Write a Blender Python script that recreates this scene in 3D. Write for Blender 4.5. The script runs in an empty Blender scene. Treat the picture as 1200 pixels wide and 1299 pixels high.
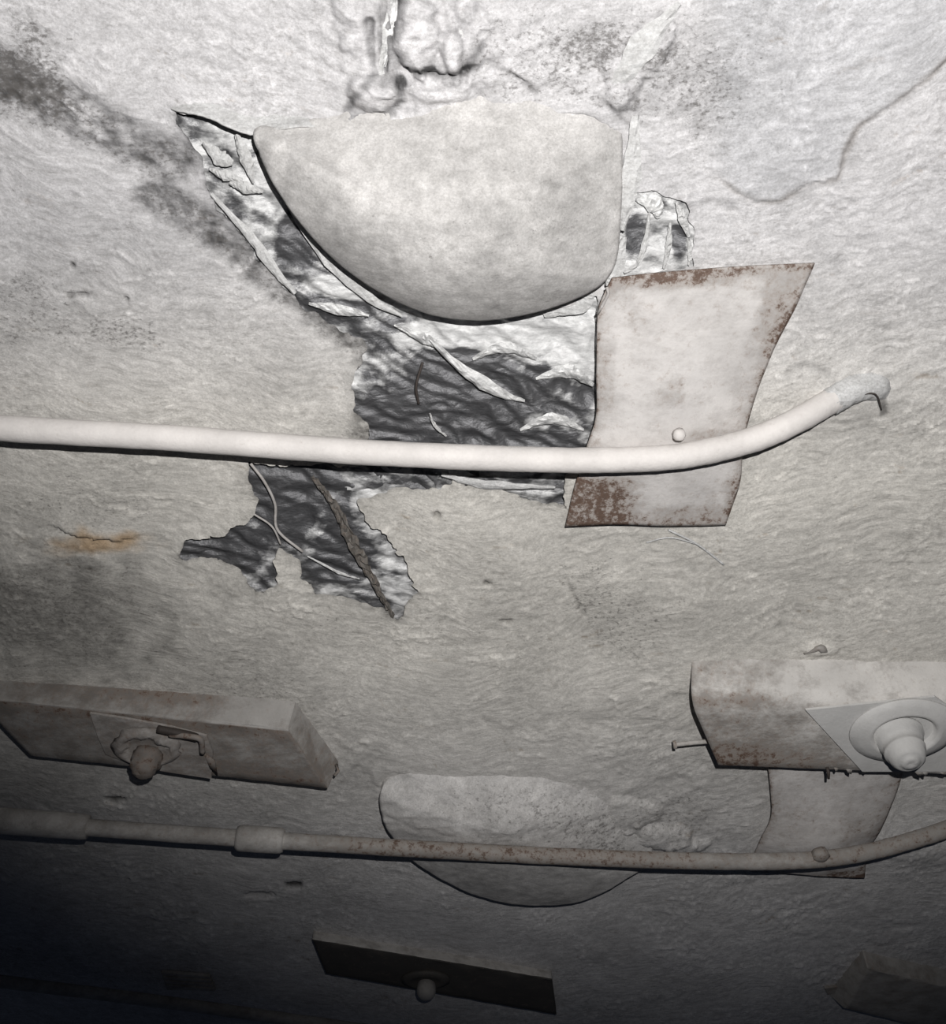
import bpy, math, random
import numpy as np

# ------------------------------------------------------------------ camera, world, lights, exposure
PITCH = math.radians(57.0); FPX = 1300.0; CAM_Z = 1.23; CEIL = 3.0
scene = bpy.context.scene
C = scene.collection
cam_d = bpy.data.cameras.new('camera'); cam = bpy.data.objects.new('camera', cam_d); C.objects.link(cam)
cam.location = (0, 0, CAM_Z); cam.rotation_euler = (math.pi/2 + PITCH, 0, 0)
cam_d.sensor_fit = 'HORIZONTAL'; cam_d.sensor_width = 36.0; cam_d.lens = 36.0*FPX/1200.0
cam_d.clip_start = 0.02
scene.camera = cam

world = bpy.data.worlds.new('dark_interior'); scene.world = world; world.use_nodes = True
bg = world.node_tree.nodes['Background']
bg.inputs[0].default_value = (0.55, 0.68, 1.0, 1); bg.inputs[1].default_value = 0.014

FW = np.array([0, math.cos(PITCH), math.sin(PITCH)]); UP = np.array([0, -math.sin(PITCH), math.cos(PITCH)])
def at(x, y, d=0.0):
    """the point of the ceiling plane (or d metres under it) that the photograph shows at x, y"""
    v = FPX*FW + np.array([x-600.0, 0, 0]) + (649.5-y)*UP
    return np.array([0, 0, CAM_Z]) + (CEIL-d-CAM_Z)/v[2]*v

# the photographer's flash, held up and to the right of the lens
fl_d = bpy.data.lights.new('flash', 'SPOT'); fl = bpy.data.objects.new('flash', fl_d); C.objects.link(fl)
fl_pos = np.array([0.125, -0.215, CAM_Z+0.02])
fl.location = fl_pos
from mathutils import Vector, noise as mnoise
fl.rotation_euler = Vector(at(735, 200) - np.array([0, 0, CAM_Z])).to_track_quat('-Z', 'Y').to_euler()
fl_d.energy = 212; fl_d.spot_size = math.radians(103.5); fl_d.spot_blend = 0.62
fl_d.shadow_soft_size = 0.012; fl_d.color = (1.0, 0.983, 0.97)

vs = scene.view_settings
vs.view_transform = 'Standard'; vs.look = 'None'; vs.gamma = 1.0; vs.use_curve_mapping = False
vs.exposure = 0.0

# ------------------------------------------------------------------ numeric helpers
def ss(a, b, x):
    t = np.clip((x-a)/(b-a), 0, 1); return t*t*(3-2*t)
def pn(x, y, seed=0):
    x = np.asarray(x, float); y = np.asarray(y, float)
    xi = np.floor(x).astype(np.int64); yi = np.floor(y).astype(np.int64); fx = x-xi; fy = y-yi
    def g(ix, iy, dx, dy):
        h = (ix*374761393 + iy*668265263 + seed*1274126177) & 0xffffffff
        h = ((h ^ (h >> 13))*1274126177) & 0xffffffff; h = h ^ (h >> 16)
        a = h.astype(float)*(2*math.pi/4294967296.0)
        return np.cos(a)*dx + np.sin(a)*dy
    u = fx*fx*fx*(fx*(fx*6-15)+10); v = fy*fy*fy*(fy*(fy*6-15)+10)
    a = g(xi, yi, fx, fy); b = g(xi+1, yi, fx-1, fy); c = g(xi, yi+1, fx, fy-1); d = g(xi+1, yi+1, fx-1, fy-1)
    return ((a*(1-u)+b*u)*(1-v) + (c*(1-u)+d*u)*v)*1.5
def fbm(x, y, o, seed=0, gain=0.5):
    s = 0; a = 1; n = 0
    for i in range(o):
        s = s + a*pn(x*2**i, y*2**i, seed+i*17); n += a; a *= gain
    return s/n
def sdist(px, py, pts, closed=True):
    """distance to a polyline; negative inside when closed"""
    d = np.full(px.shape, 1e9); ins = np.zeros(px.shape, bool); n = len(pts)
    for i in range(n if closed else n-1):
        x0, y0 = pts[i]; x1, y1 = pts[(i+1) % n]
        dx, dy = x1-x0, y1-y0; L = dx*dx+dy*dy+1e-9
        t = np.clip(((px-x0)*dx+(py-y0)*dy)/L, 0, 1)
        d = np.minimum(d, np.hypot(px-x0-t*dx, py-y0-t*dy))
        if closed and abs(dy) > 1e-9:
            cr = ((y0 > py) != (y1 > py)) & (px < dx*(py-y0)/dy + x0); ins ^= cr
    return np.where(ins, -d, d) if closed else d
def smooth_line(pts, n, closed=False):
    p = np.array(pts, float); m = len(p)
    if closed: q = np.vstack([p[-1], p, p[0], p[1]])
    else: q = np.vstack([2*p[0]-p[1], p, 2*p[-1]-p[-2]])
    segs = m if closed else m-1
    out = []
    for t in np.linspace(0, segs, n, endpoint=not closed):
        i = min(int(t), segs-1); u = t-i; a, b, c, d = q[i], q[i+1], q[i+2], q[i+3]
        out.append(0.5*(2*b+(c-a)*u+(2*a-5*b+4*c-d)*u*u+(3*b-a-3*c+d)*u**3))
    return np.array(out)

# ------------------------------------------------------------------ object helpers
def link(name, v, f, mat, parent=None, loc=None, smooth=True, attrs=None):
    v = np.asarray(v, float).copy()
    base = np.zeros(3)
    if parent is not None: base = np.array(parent.get('_b', (0, 0, 0)))
    elif loc is not None: base = np.array(loc)
    v -= base
    me = bpy.data.meshes.new(name); me.from_pydata(v.tolist(), [], f); me.update()
    if smooth: me.polygons.foreach_set('use_smooth', [True]*len(me.polygons))
    for k, arr in (attrs or {}).items():
        a = me.attributes.new(k, 'FLOAT', 'POINT'); a.data.foreach_set('value', np.asarray(arr, np.float32).ravel())
    me.materials.append(mat)
    o = bpy.data.objects.new(name, me); C.objects.link(o)
    if parent is not None: o.parent = parent; o['_b'] = base.tolist()
    else: o.location = base; o['_b'] = base.tolist()
    return o
def thing(name, label, cat, loc, group=None):
    o = bpy.data.objects.new(name, None); C.objects.link(o); o.location = loc; o['_b'] = list(map(float, loc))
    o.empty_display_size = 0.05
    return tag(o, label, cat, group)
def tag(o, label, cat, group=None):
    o['label'] = label; o['category'] = cat
    if group: o['group'] = group
    return o
def solidify(o, t, off=1.0):
    m = o.modifiers.new('thickness', 'SOLIDIFY'); m.thickness = t; m.offset = off; return o
def grid_faces(n, m, wrap=False, off=0):
    f = []
    for i in range(n-1):
        for j in range(m if wrap else m-1):
            k = (j+1) % m; f.append((off+i*m+j, off+i*m+k, off+(i+1)*m+k, off+(i+1)*m+j))
    return f
def tube(pts, rad, sides=18, wob=0.0, seed=0, cap=True, oval=1.0):
    p = np.asarray(pts, float); n = len(p); rad = np.broadcast_to(np.asarray(rad, float), (n,))
    t = np.gradient(p, axis=0); t /= np.linalg.norm(t, axis=1)[:, None]
    ref = np.array([0, 0, 1.0])
    v = []; a = np.linspace(0, 2*math.pi, sides, endpoint=False)
    for i in range(n):
        r1 = ref - t[i]*(ref@t[i])
        if np.linalg.norm(r1) < 1e-3: r1 = np.array([1., 0, 0]) - t[i]*t[i][0]
        r1 /= np.linalg.norm(r1); r2 = np.cross(t[i], r1)
        rr = rad[i]*np.ones(sides)
        if wob: rr = rr + wob*(fbm(i*0.35+0*a, a*1.3, 2, seed) + 0.6*pn(i*0.11+0*a, 0*a, seed+5))
        v += list(p[i] + np.outer(np.cos(a)*rr*oval, r1) + np.outer(np.sin(a)*rr, r2))
    f = grid_faces(n, sides, True)
    f = [q[::-1] for q in f]
    if cap: f += [tuple(range(sides)), tuple(reversed(range((n-1)*sides, n*sides)))]
    return np.array(v), f
def lathe(prof, cx, cy, zt, sides=40, tilt=(0, 0), wob=0.0, seed=0, sx=1.0, sy=1.0):
    """prof: (radius, drop under zt)"""
    a = np.linspace(0, 2*math.pi, sides, endpoint=False); v = []
    for i, (r, d) in enumerate(prof):
        w = wob*fbm(np.cos(a)*2+i*.4, np.sin(a)*2, 2, seed) if wob else 0
        v += list(np.stack([cx+(r+w)*np.cos(a)*sx+tilt[0]*d, cy+(r+w)*np.sin(a)*sy+tilt[1]*d, 0*a+zt-d+w*.5], 1))
    f = grid_faces(len(prof), sides, True)
    f += [tuple(reversed(range(sides))), tuple(range((len(prof)-1)*sides, len(prof)*sides))]
    return np.array(v), f

# ------------------------------------------------------------------ materials
def nodes(name):
    m = bpy.data.materials.new(name); m.use_nodes = True; nt = m.node_tree
    b = nt.nodes['Principled BSDF']
    def N(t, **k):
        n = nt.nodes.new(t)
        for a, c in k.items():
            if a.startswith('i_'):
                key = a[2:]; n.inputs[int(key) if key.isdigit() else key].default_value = c
            else: setattr(n, a, c)
        return n
    def L(a, b_): nt.links.new(a, b_)
    return m, nt, b, N, L
def noise_node(N, L, co, scale, detail=6, rough=0.6, vec=None):
    n = N('ShaderNodeTexNoise'); n.inputs['Scale'].default_value = scale; n.inputs['Detail'].default_value = detail; n.inputs['Roughness'].default_value = rough
    if vec:
        mp = N('ShaderNodeMapping'); mp.inputs['Scale'].default_value = vec; L(co, mp.inputs[0]); L(mp.outputs[0], n.inputs['Vector'])
    else: L(co, n.inputs['Vector'])
    return n.outputs['Fac']
def ramp(N, L, fac, stops):
    r = N('ShaderNodeValToRGB'); e = r.color_ramp.elements
    while len(e) < len(stops): e.new(0.5)
    for el, (p, c) in zip(e, stops): el.position = p; el.color = (*c, 1) if len(c) == 3 else c
    L(fac, r.inputs[0]); return r.outputs[0]
def math_n(N, L, op, a, b, clamp=False):
    n = N('ShaderNodeMath', operation=op, use_clamp=clamp)
    for i, x in enumerate((a, b)):
        if isinstance(x, (int, float)): n.inputs[i].default_value = x
        else: L(x, n.inputs[i])
    return n.outputs[0]
def mix(N, L, f, a, b, mode='MIX'):
    n = N('ShaderNodeMix', data_type='RGBA', blend_type=mode)
    for i, x in ((0, f), (6, a), (7, b)):
        if isinstance(x, (int, float)): n.inputs[i].default_value = x
        elif isinstance(x, tuple): n.inputs[i].default_value = (*x, 1)
        else: L(x, n.inputs[i])
    return n.outputs[2]
def bump(N, L, h, strength, dist, b):
    n = N('ShaderNodeBump'); n.inputs['Strength'].default_value = strength; n.inputs['Distance'].default_value = dist
    L(h, n.inputs['Height']); L(n.outputs[0], b.inputs['Normal']); return n

def mat_coat(name, base_attr=True, col=(0.6, 0.59, 0.56), st=1.0):
    m, nt, b, N, L = nodes(name)
    tc = N('ShaderNodeTexCoord').outputs['Object']
    fl_ = N('ShaderNodeAttribute', attribute_name='flow').outputs['Vector'] if base_attr else tc
    fine = noise_node(N, L, fl_, 55, 9, 0.74, (1, 1.9, 1))
    def ridged(scale, vec, det):
        n = N('ShaderNodeTexNoise', noise_type='RIDGED_MULTIFRACTAL', normalize=True); n.inputs['Scale'].default_value = scale; n.inputs['Detail'].default_value = det; n.inputs['Roughness'].default_value = .55
        n.inputs['Gain'].default_value = 2.0; n.inputs['Offset'].default_value = 0.9
        mp = N('ShaderNodeMapping'); mp.inputs['Scale'].default_value = vec; L(fl_, mp.inputs[0]); L(mp.outputs[0], n.inputs['Vector']); return n.outputs['Fac']
    rid = ridged(22, (1, 2.3, 1), 5)
    pat = ramp(N, L, noise_node(N, L, tc, 5.5, 4, 0.6), [(0.36, (.22, .22, .22)), (0.66, (1, 1, 1))])
    grain = noise_node(N, L, tc, 420, 3, 0.6)
    if base_attr:
        a = N('ShaderNodeAttribute', attribute_name='col'); base = a.outputs['Color']
    else:
        base = mix(N, L, noise_node(N, L, tc, 14, 6, 0.65), tuple(c*0.72 for c in col), tuple(min(1, c*1.22) for c in col))
    g = ramp(N, L, fine, [(0.28, (0.72, 0.715, 0.705)), (0.66, (1.10, 1.10, 1.10))])
    c1 = mix(N, L, 1.0, base, g, 'MULTIPLY')
    strk = noise_node(N, L, fl_, 52, 8, 0.82, (1, 2.6, 1))
    c1 = mix(N, L, math_n(N, L, 'MULTIPLY', pat, st), c1, ramp(N, L, strk, [(0.30, (0.50, 0.485, 0.465)), (0.49, (1.0, 1.0, 1.0)), (0.72, (1.16, 1.16, 1.16))]), 'MULTIPLY')
    c1 = mix(N, L, 1.0, c1, ramp(N, L, noise_node(N, L, tc, 240, 3, 0.7), [(0.30, (0.80, 0.80, 0.80)), (0.66, (1.10, 1.10, 1.10))]), 'MULTIPLY')
    # dark grime specks where the surface is dirty
    sp = N('ShaderNodeAttribute', attribute_name='speck').outputs['Fac']
    s1 = noise_node(N, L, tc, 95, 7, 0.72, (1, 1.5, 1))
    s2 = math_n(N, L, 'ADD', s1, math_n(N, L, 'MULTIPLY', sp, 0.30))
    sm = ramp(N, L, s2, [(0.66, (0, 0, 0)), (0.80, (1, 1, 1))])
    c2 = mix(N, L, math_n(N, L, 'MULTIPLY', sm, 0.72), c1, (0.085, 0.078, 0.072))
    L(c2, b.inputs['Base Color'])
    b.inputs['Roughness'].default_value = 0.72; b.inputs['Specular IOR Level'].default_value = 0.25
    h = math_n(N, L, 'ADD', math_n(N, L, 'MULTIPLY', fine, 1.0), math_n(N, L, 'MULTIPLY', grain, 0.22))
    h = math_n(N, L, 'ADD', h, math_n(N, L, 'MULTIPLY', math_n(N, L, 'MULTIPLY', rid, pat), 0.5*st))
    h = math_n(N, L, 'ADD', h, math_n(N, L, 'MULTIPLY', math_n(N, L, 'MULTIPLY', strk, pat), 1.1*st))
    bump(N, L, h, 0.34, 0.006, b)
    return m
def mat_foil(name, dark=(0.20, 0.20, 0.205), light=(0.62, 0.62, 0.61)):
    m, nt, b, N, L = nodes(name)
    tc = N('ShaderNodeTexCoord').outputs['Object']
    p = N('ShaderNodeAttribute', attribute_name='paint').outputs['Fac']
    n1 = noise_node(N, L, tc, 26, 7, 0.65, (1, 1.7, 1))
    f = ramp(N, L, math_n(N, L, 'ADD', math_n(N, L, 'MULTIPLY', n1, 0.8), math_n(N, L, 'SUBTRACT', p, 0.40)), [(0.35, (0, 0, 0)), (0.62, (1, 1, 1))])
    n5 = noise_node(N, L, tc, 70, 6, .7, (1, 2.2, 1))
    L(mix(N, L, 1.0, mix(N, L, f, dark, light), ramp(N, L, n5, [(.3, (.68, .68, .68)), (.65, (1.12, 1.12, 1.12))]), 'MULTIPLY'), b.inputs['Base Color'])
    L(math_n(N, L, 'SUBTRACT', 0.55, math_n(N, L, 'MULTIPLY', f, 0.50)), b.inputs['Metallic'])
    b.inputs['Roughness'].default_value = 0.48
    v = N('ShaderNodeTexVoronoi', feature='DISTANCE_TO_EDGE'); v.inputs['Scale'].default_value = 17
    mp = N('ShaderNodeMapping'); mp.inputs['Scale'].default_value = (1, 1.8, 1); L(tc, mp.inputs[0])
    wn = N('ShaderNodeTexNoise'); wn.inputs['Scale'].default_value = 9; L(mp.outputs[0], wn.inputs['Vector'])
    L(mix(N, L, 0.10, mp.outputs[0], wn.outputs['Color']), v.inputs['Vector'])
    h = math_n(N, L, 'ADD', math_n(N, L, 'MULTIPLY', v.outputs['Distance'], 0.8), math_n(N, L, 'MULTIPLY', n1, 0.9))
    bump(N, L, h, 0.45, 0.012, b)
    return m
def mat_metal(name, paint=(0.60, 0.575, 0.55), bias=0.0, grime=(0.30, 0.27, 0.25), scale=1.0, dirt=.66):
    m, nt, b, N, L = nodes(name)
    tc = N('ShaderNodeTexCoord').outputs['Object']
    r = N('ShaderNodeAttribute', attribute_name='rust').outputs['Fac']
    n1 = noise_node(N, L, tc, 60*scale, 9, 0.78); n2 = noise_node(N, L, tc, 9*scale, 5, 0.6); n3 = noise_node(N, L, tc, 160*scale, 3, 0.6)
    base = mix(N, L, ramp(N, L, n2, [(0.35, (0, 0, 0)), (0.68, (1, 1, 1))]), paint, tuple(c*0.80 for c in paint))
    base = mix(N, L, math_n(N, L, 'MULTIPLY', n3, 0.22), base, grime)
    gr_ = ramp(N, L, math_n(N, L, 'ADD', noise_node(N, L, tc, 17*scale, 9, .76, (1, 1.7, 1)), math_n(N, L, 'ADD', math_n(N, L, 'MULTIPLY', r, 0.55), bias*2.5)), [(0.50, (0, 0, 0)), (0.76, (1, 1, 1))])
    base = mix(N, L, math_n(N, L, 'MULTIPLY', gr_, dirt), base, (0.125, 0.105, 0.090))
    k = math_n(N, L, 'ADD', n1, math_n(N, L, 'MULTIPLY', r, 0.27))
    k = math_n(N, L, 'ADD', k, bias)
    film = ramp(N, L, k, [(0.56, (0, 0, 0)), (0.74, (1, 1, 1))])
    c1 = mix(N, L, math_n(N, L, 'MULTIPLY', film, 0.55), base, (0.27, 0.21, 0.17))
    spot = ramp(N, L, k, [(0.69, (0, 0, 0)), (0.78, (1, 1, 1))])
    rust = mix(N, L, n3, (0.048, 0.027, 0.019), (0.165, 0.100, 0.070))
    c2 = mix(N, L, math_n(N, L, 'MULTIPLY', spot, 0.9), c1, rust)
    L(c2, b.inputs['Base Color'])
    b.inputs['Roughness'].default_value = 0.6; b.inputs['Specular IOR Level'].default_value = 0.3
    bump(N, L, math_n(N, L, 'SUBTRACT', math_n(N, L, 'MULTIPLY', n3, 0.5), math_n(N, L, 'MULTIPLY', k, 0.9)), 0.35, 0.004, b)
    return m
M_coat = mat_coat('painted_insulation')
M_dome = mat_coat('painted_shell', True, st=.28)
M_strip = mat_coat('painted_cloth', False, (0.60, 0.60, 0.595))
M_foil = mat_foil('crumpled_foil', (0.13, 0.13, 0.135), (0.64, 0.64, 0.635))
M_foil_pale = mat_foil('overpainted_foil', (0.40, 0.40, 0.40), (0.72, 0.72, 0.71))
M_plate = mat_metal('rusty_painted_plate', (0.70, 0.675, 0.655), 0.004, dirt=.34)
M_pipe = mat_metal('painted_pipe', (0.80, 0.765, 0.735), -0.045, dirt=.3)
M_pipe_old = mat_metal('weathered_pipe', (0.62, 0.60, 0.57), 0.02, dirt=.5)
M_box = mat_metal('grimy_lamp_metal', (0.43, 0.415, 0.395), 0.0, (0.10, 0.085, 0.08))
M_insul = mat_metal('brown_insulation', (0.15, 0.142, 0.13), 0.02, (0.04, 0.036, 0.032), 2.2)
M_box_shade = mat_metal('shaded_lamp_metal', (0.085, 0.08, 0.075), -0.02, (0.04, 0.035, 0.03))  # underside shade put into the colour of the bottom-centre housing
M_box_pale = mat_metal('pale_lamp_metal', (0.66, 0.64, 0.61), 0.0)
M_fitting = mat_metal('painted_fitting', (0.62, 0.615, 0.60), -0.09)
M_fit_old = mat_metal('grimy_fitting', (0.50, 0.48, 0.46), 0.02)
M_dark, _nt, _b, _N, _L = nodes('dark_iron'); _b.inputs['Base Color'].default_value = (0.05, 0.04, 0.035, 1); _b.inputs['Roughness'].default_value = 0.7

# ------------------------------------------------------------------ the ceiling: torn, painted insulation with foil behind
def low_h(X, Y):
    return 0.006*fbm(X*1.6+3, Y*2.2, 3, 11) + 0.003*fbm(X*5, Y*7, 2, 19)
def proj(X, Y, Z):
    q = np.stack([X, Y, Z-CAM_Z], -1); z = q@FW
    return 600+FPX*X/z, 649.5-FPX*(q@UP)/z
HOLES = [
 [(222,138),(262,150),(320,165),(345,232),(400,308),(480,368),(600,404),(700,392),(758,372),(757,530),(742,572),(716,600),(716,640),(660,628),(600,612),(455,604),(470,545),(452,520),(448,492),(452,470),(470,440),(440,424),(395,398),(366,372),(330,332),(292,282),(268,245),(255,200)],
 [(316,588),(470,592),(590,606),(560,618),(505,618),(452,632),(470,662),(508,700),(528,748),(506,786),(484,772),(440,758),(398,748),(384,735),(384,706),(356,694),(350,700),(352,738),(326,746),(300,718),(270,706),(230,704),(234,682),(286,680),(300,668),(322,652),(330,632),(314,612)],
 [(792,238),(830,242),(868,258),(880,300),(878,336),(778,352),(782,300)],
]
PLATE_SOCKETS = []
def ceiling_field(X, Y):
    px, py = proj(X, Y, np.full(X.shape, CEIL))
    j = 9*fbm(X*16, Y*22, 3, 5) ; j2 = 2.5*pn(X*50, Y*60, 8)
    hole = np.zeros(X.shape, bool); hd = np.full(X.shape, 1e3)
    for p in HOLES:
        d = sdist(px, py, p) + j + j2
        hd = np.minimum(hd, d)
    h = low_h(X, Y)
    # wrinkled, brushed coat: strokes that fan out from left (sloping down) to right (sloping up)
    sl = np.where(X < 0, 0.16, -0.30)*np.abs(X)**1.25/ (0.25+np.abs(X)**0.25)
    wv = 0.05*fbm(X*2.3, Y*2.3, 3, 31) + 0.016*fbm(X*9, Y*9, 2, 37)
    u = X + 0.10*fbm(X*3, Y*3, 2, 41); v = Y - np.where(X < 0, 0.16*X, -0.22*X) + wv
    r1 = 1-np.abs(fbm(u*7, v*44, 2, 43)*2.0); r2 = 1-np.abs(fbm(u*15, v*85, 2, 47)*2.0); r3 = fbm(u*28, v*150, 2, 53)
    r1 = np.clip(r1, -.5, 1); r2 = np.clip(r2, -.5, 1)
    amp = 0.55 + 0.75*ss(-0.25, 0.45, fbm(X*2.1, Y*2.1, 3, 61)) + 0.8*ss(0.1, 0.9, X)
    wx = 0.045*fbm(X*11, Y*11, 3, 55); wy = 0.020*fbm(X*13, Y*13, 3, 57)
    r1 = np.clip(1-np.abs(fbm((u+wx)*8, (v+wy)*36, 3, 43)*2.3), -.4, 1); r2 = np.clip(1-np.abs(fbm((u+wx)*19, (v+wy)*80, 2, 47)*2.2), -.4, 1)
    tq = fbm((u+wx)*3.6, (v+wy)*13, 4, 59, .55)*7.5; fr = tq-np.floor(tq); terr = np.floor(tq)+ss(.80, 1.0, fr)-tq
    patchy = ss(-.2, .35, fbm(X*5, Y*6, 3, 63))
    rel = .62*amp*(0.0024*r1**3*np.sign(r1)*(.35+.65*patchy) + 0.0010*r2 + 0.0009*r3 + 0.0030*terr*(.4+.6*patchy))
    h = h + rel
    blotch = fbm(X*3.1+9, Y*4.0, 5, 71, 0.6); fineb = fbm(u*18, v*60, 4, 73, 0.65)
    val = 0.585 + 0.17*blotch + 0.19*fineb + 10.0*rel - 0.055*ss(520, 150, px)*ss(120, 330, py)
    speck = 0.10 + 0.32*np.clip(fbm(X*4.2, Y*5.5, 4, 79, 0.6), 0, 1)
    st = fbm((u+wx)*9, (v+wy)*60, 4, 75, .6); pz = ss(-.15, .4, fbm(X*4.5+2, Y*5, 4, 77))
    dash = ss(.36, .52, st)*pz; val -= .20*dash; brown_d = dash; h -= .0014*dash
    cr = ss(.34, .50, -st)*ss(-.1, .4, fbm(X*3.6+7, Y*4, 3, 78)); val += .05*cr; h += .0010*cr
    for q_, (fu, fv, sd_) in enumerate(((3.2, 11, 501), (5.5, 17, 521), (9, 24, 541))):
        ln = np.exp(-(fbm((u+.5*wx)*fu, (v+.5*wy)*fv, 3, sd_)/(.012+.006*q_))**2)*ss(.05, .38, fbm(X*4.2+q_*5, Y*4.6, 3, sd_+9))
        val += .15*ln; h += .0034*ln
    cool = np.zeros(X.shape); brown = np.zeros(X.shape)
    def blob(x, y, rx, ry, soft=0.6, jit=0.5, seed=0):
        d = np.hypot((px-x)/rx, (py-y)/ry) + jit*fbm(X*14, Y*16, 3, 200+seed)
        return 1-ss(1-soft, 1+soft*.4, d)
    # dirt zones, and a broad darker area at lower left
    for (x, y, rx, ry, s, dk) in ((700,70,150,80,.38,.02),(765,50,60,36,.32,.08),(30,395,80,60,.38,.06),(20,85,60,80,.6,.12),(860,110,90,90,.30,.06),
                                  (800,790,80,60,.36,.05),(930,110,120,130,.18,.05),(120,640,110,40,.3,.04),(150,420,60,30,.5,.02),(740,740,60,50,.3,.03),
                                  (300,880,120,60,.3,.05),(850,1040,90,40,.40,.06),(50,780,200,90,.35,.22),(480,800,200,40,.2,.02)):
        b = blob(x, y, rx, ry, .7, .7, int(x)); speck += s*b; val -= dk*b
    band = sdist(px, py, [(-20,95),(70,135),(150,178),(215,205)], False)
    band2 = sdist(px, py, [(190,245),(240,270),(290,310),(330,345),(370,375),(420,412),(465,440),(480,500),(462,560)], False)
    w1 = 1-ss(12, 46, band + 14*fbm(X*10, Y*12, 3, 83)); w2 = 1-ss(8, 32, band2 + 12*fbm(X*14, Y*16, 3, 87))
    band3 = sdist(px, py, [(424,620),(445,670),(470,720),(492,775)], False); w3 = 1-ss(4, 15, band3+6*fbm(X*20, Y*20, 3, 89))
    w = np.maximum(np.maximum(w1, w2), w3)
    speck += 0.42*w; val -= 0.27*w*(1+1.5*fbm(X*34, Y*42, 4, 95, .65)); h -= 0.008*w - 0.006*w*fbm(X*45, Y*55, 3, 91)
    # orange water stain, brown tide lines
    brown += 0.75*blob(122, 690, 66, 17, .9, 1.3, 1)
    tan = .55*np.clip(brown_d, 0, 1)
    tide = [(745,205),(900,215),(930,240),(960,256),(990,254),(1024,233),(1062,226),(1072,190),(1088,160),(1140,125),(1180,95),(1215,60)]
    td = sdist(px, py, tide, False) + 4*fbm(X*20, Y*20, 3, 93)
    tin = (py < np.interp(px, [p[0] for p in tide], [p[1] for p in tide])) & (px > 745)
    edge = ss(880, 940, px)
    h += np.where(tin, 0.004*ss(60, 0, np.abs(td))*edge, 0)
    tl = (1-ss(1, 7, np.abs(td)))*edge*(.55+1.2*pn(X*14, Y*14, 94)); val -= 0.17*tl; brown += 0.10*tl
    val -= np.where(tin, 0.05*ss(90, 10, np.abs(td))*edge, 0); cool += np.where(tin, 0.6*edge, 0)
    # torn step lines: the coat on the upper side hangs lower than on the other side
    def step(line, amp_, L_, below=True):
        nonlocal h, val
        d = sdist(px, py, line, False) + 3*fbm(X*25, Y*25, 2, 97)
        yy = np.interp(px, [p[0] for p in line], [p[1] for p in line])
        inx = (px > line[0][0]-5) & (px < line[-1][0]+5)
        fade = ss(line[0][0]-5, line[0][0]+25, px)*ss(line[-1][0]+5, line[-1][0]-25, px)
        h = h + np.where(inx & (py < yy), amp_*np.exp(-np.abs(d)/L_)*fade, 0)
        h = h - np.where(inx & (py >= yy), amp_*0.5*np.exp(-np.abs(d)/(L_*.5))*fade, 0)
    step([(60,664),(100,680),(150,686),(180,680)], 0.009, 18)
    step([(620,90),(650,92),(680,108),(690,118)], 0.008, 18)
    step([(690,150),(720,148),(760,155),(790,170)], 0.010, 22)
    step([(500,78),(540,88),(580,92),(605,80)], 0.012, 22)
    step([(470,120),(500,118),(525,108)], 0.010, 18)
    # plaster-like lumps where the wrapping is torn open at the top of the first dome
    for (x, y, rx, ry, a_, q) in ((474,112,34,26,.030,2.2),(447,166,32,20,.022,2),(530,42,30,44,.030,2.4),(574,62,16,30,.030,2.2),(500,150,40,16,.012,2),(560,118,34,10,.012,2),
                                  (448,20,22,50,.016,2),(790,95,26,44,.016,2),(828,48,24,34,.014,2),(505,20,10,50,-.010,2),(486,50,7,60,-.018,2),(590,8,14,26,.014,2),
                                  (780,120,22,22,.010,2),(1040,822,26,9,.010,2),(700,960,260,40,.006,2),(835,1058,44,16,.022,2),(800,1035,40,20,.016,2),(868,1072,30,10,.014,2),(880,850,40,30,.004,2)):
        d = np.hypot((px-x)/rx, (py-y)/ry)*(1+0.75*fbm(X*15, Y*15, 4, 300+int(x)))
        h += a_*np.clip(1-d**q, 0, 1)**.6
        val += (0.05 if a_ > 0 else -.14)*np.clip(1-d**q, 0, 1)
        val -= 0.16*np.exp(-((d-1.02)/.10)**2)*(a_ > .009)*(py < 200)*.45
    for (x, y, rx, ry, k) in ((545,83,9,5,.45),(508,100,7,9,.35),(490,84,4,9,.3),(146,1015,16,4.5,.5),(372,1123,13,4.5,.5),(92,337,4,3,.4),(618,741,8,2.5,.4),(160,380,4,3,.3),(555,655,5,7,.3),(642,790,9,3,.28),(100,374,20,3,.3),(330,1135,22,4,.2)):
        d = np.hypot((px-x)/rx, (py-y)/ry) + .3*pn(X*80, Y*80, 301)
        w_ = 1-ss(.5, 1.1, d); val -= k*w_; h -= .012*w_
    rz = ss(0, .7, 1-np.hypot((px-545)/190, (py-62)/115))
    rb = 1-np.abs(fbm(X*13+.3*pn(X*9, Y*9, 310), Y*16+.3*pn(X*9, Y*9, 311), 4, 312)*2)
    h += .022*rz*np.clip(rb, -.3, 1); val -= .26*rz*ss(.40, -.1, rb); val += .05*rz*ss(.5, .9, rb)
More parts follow.
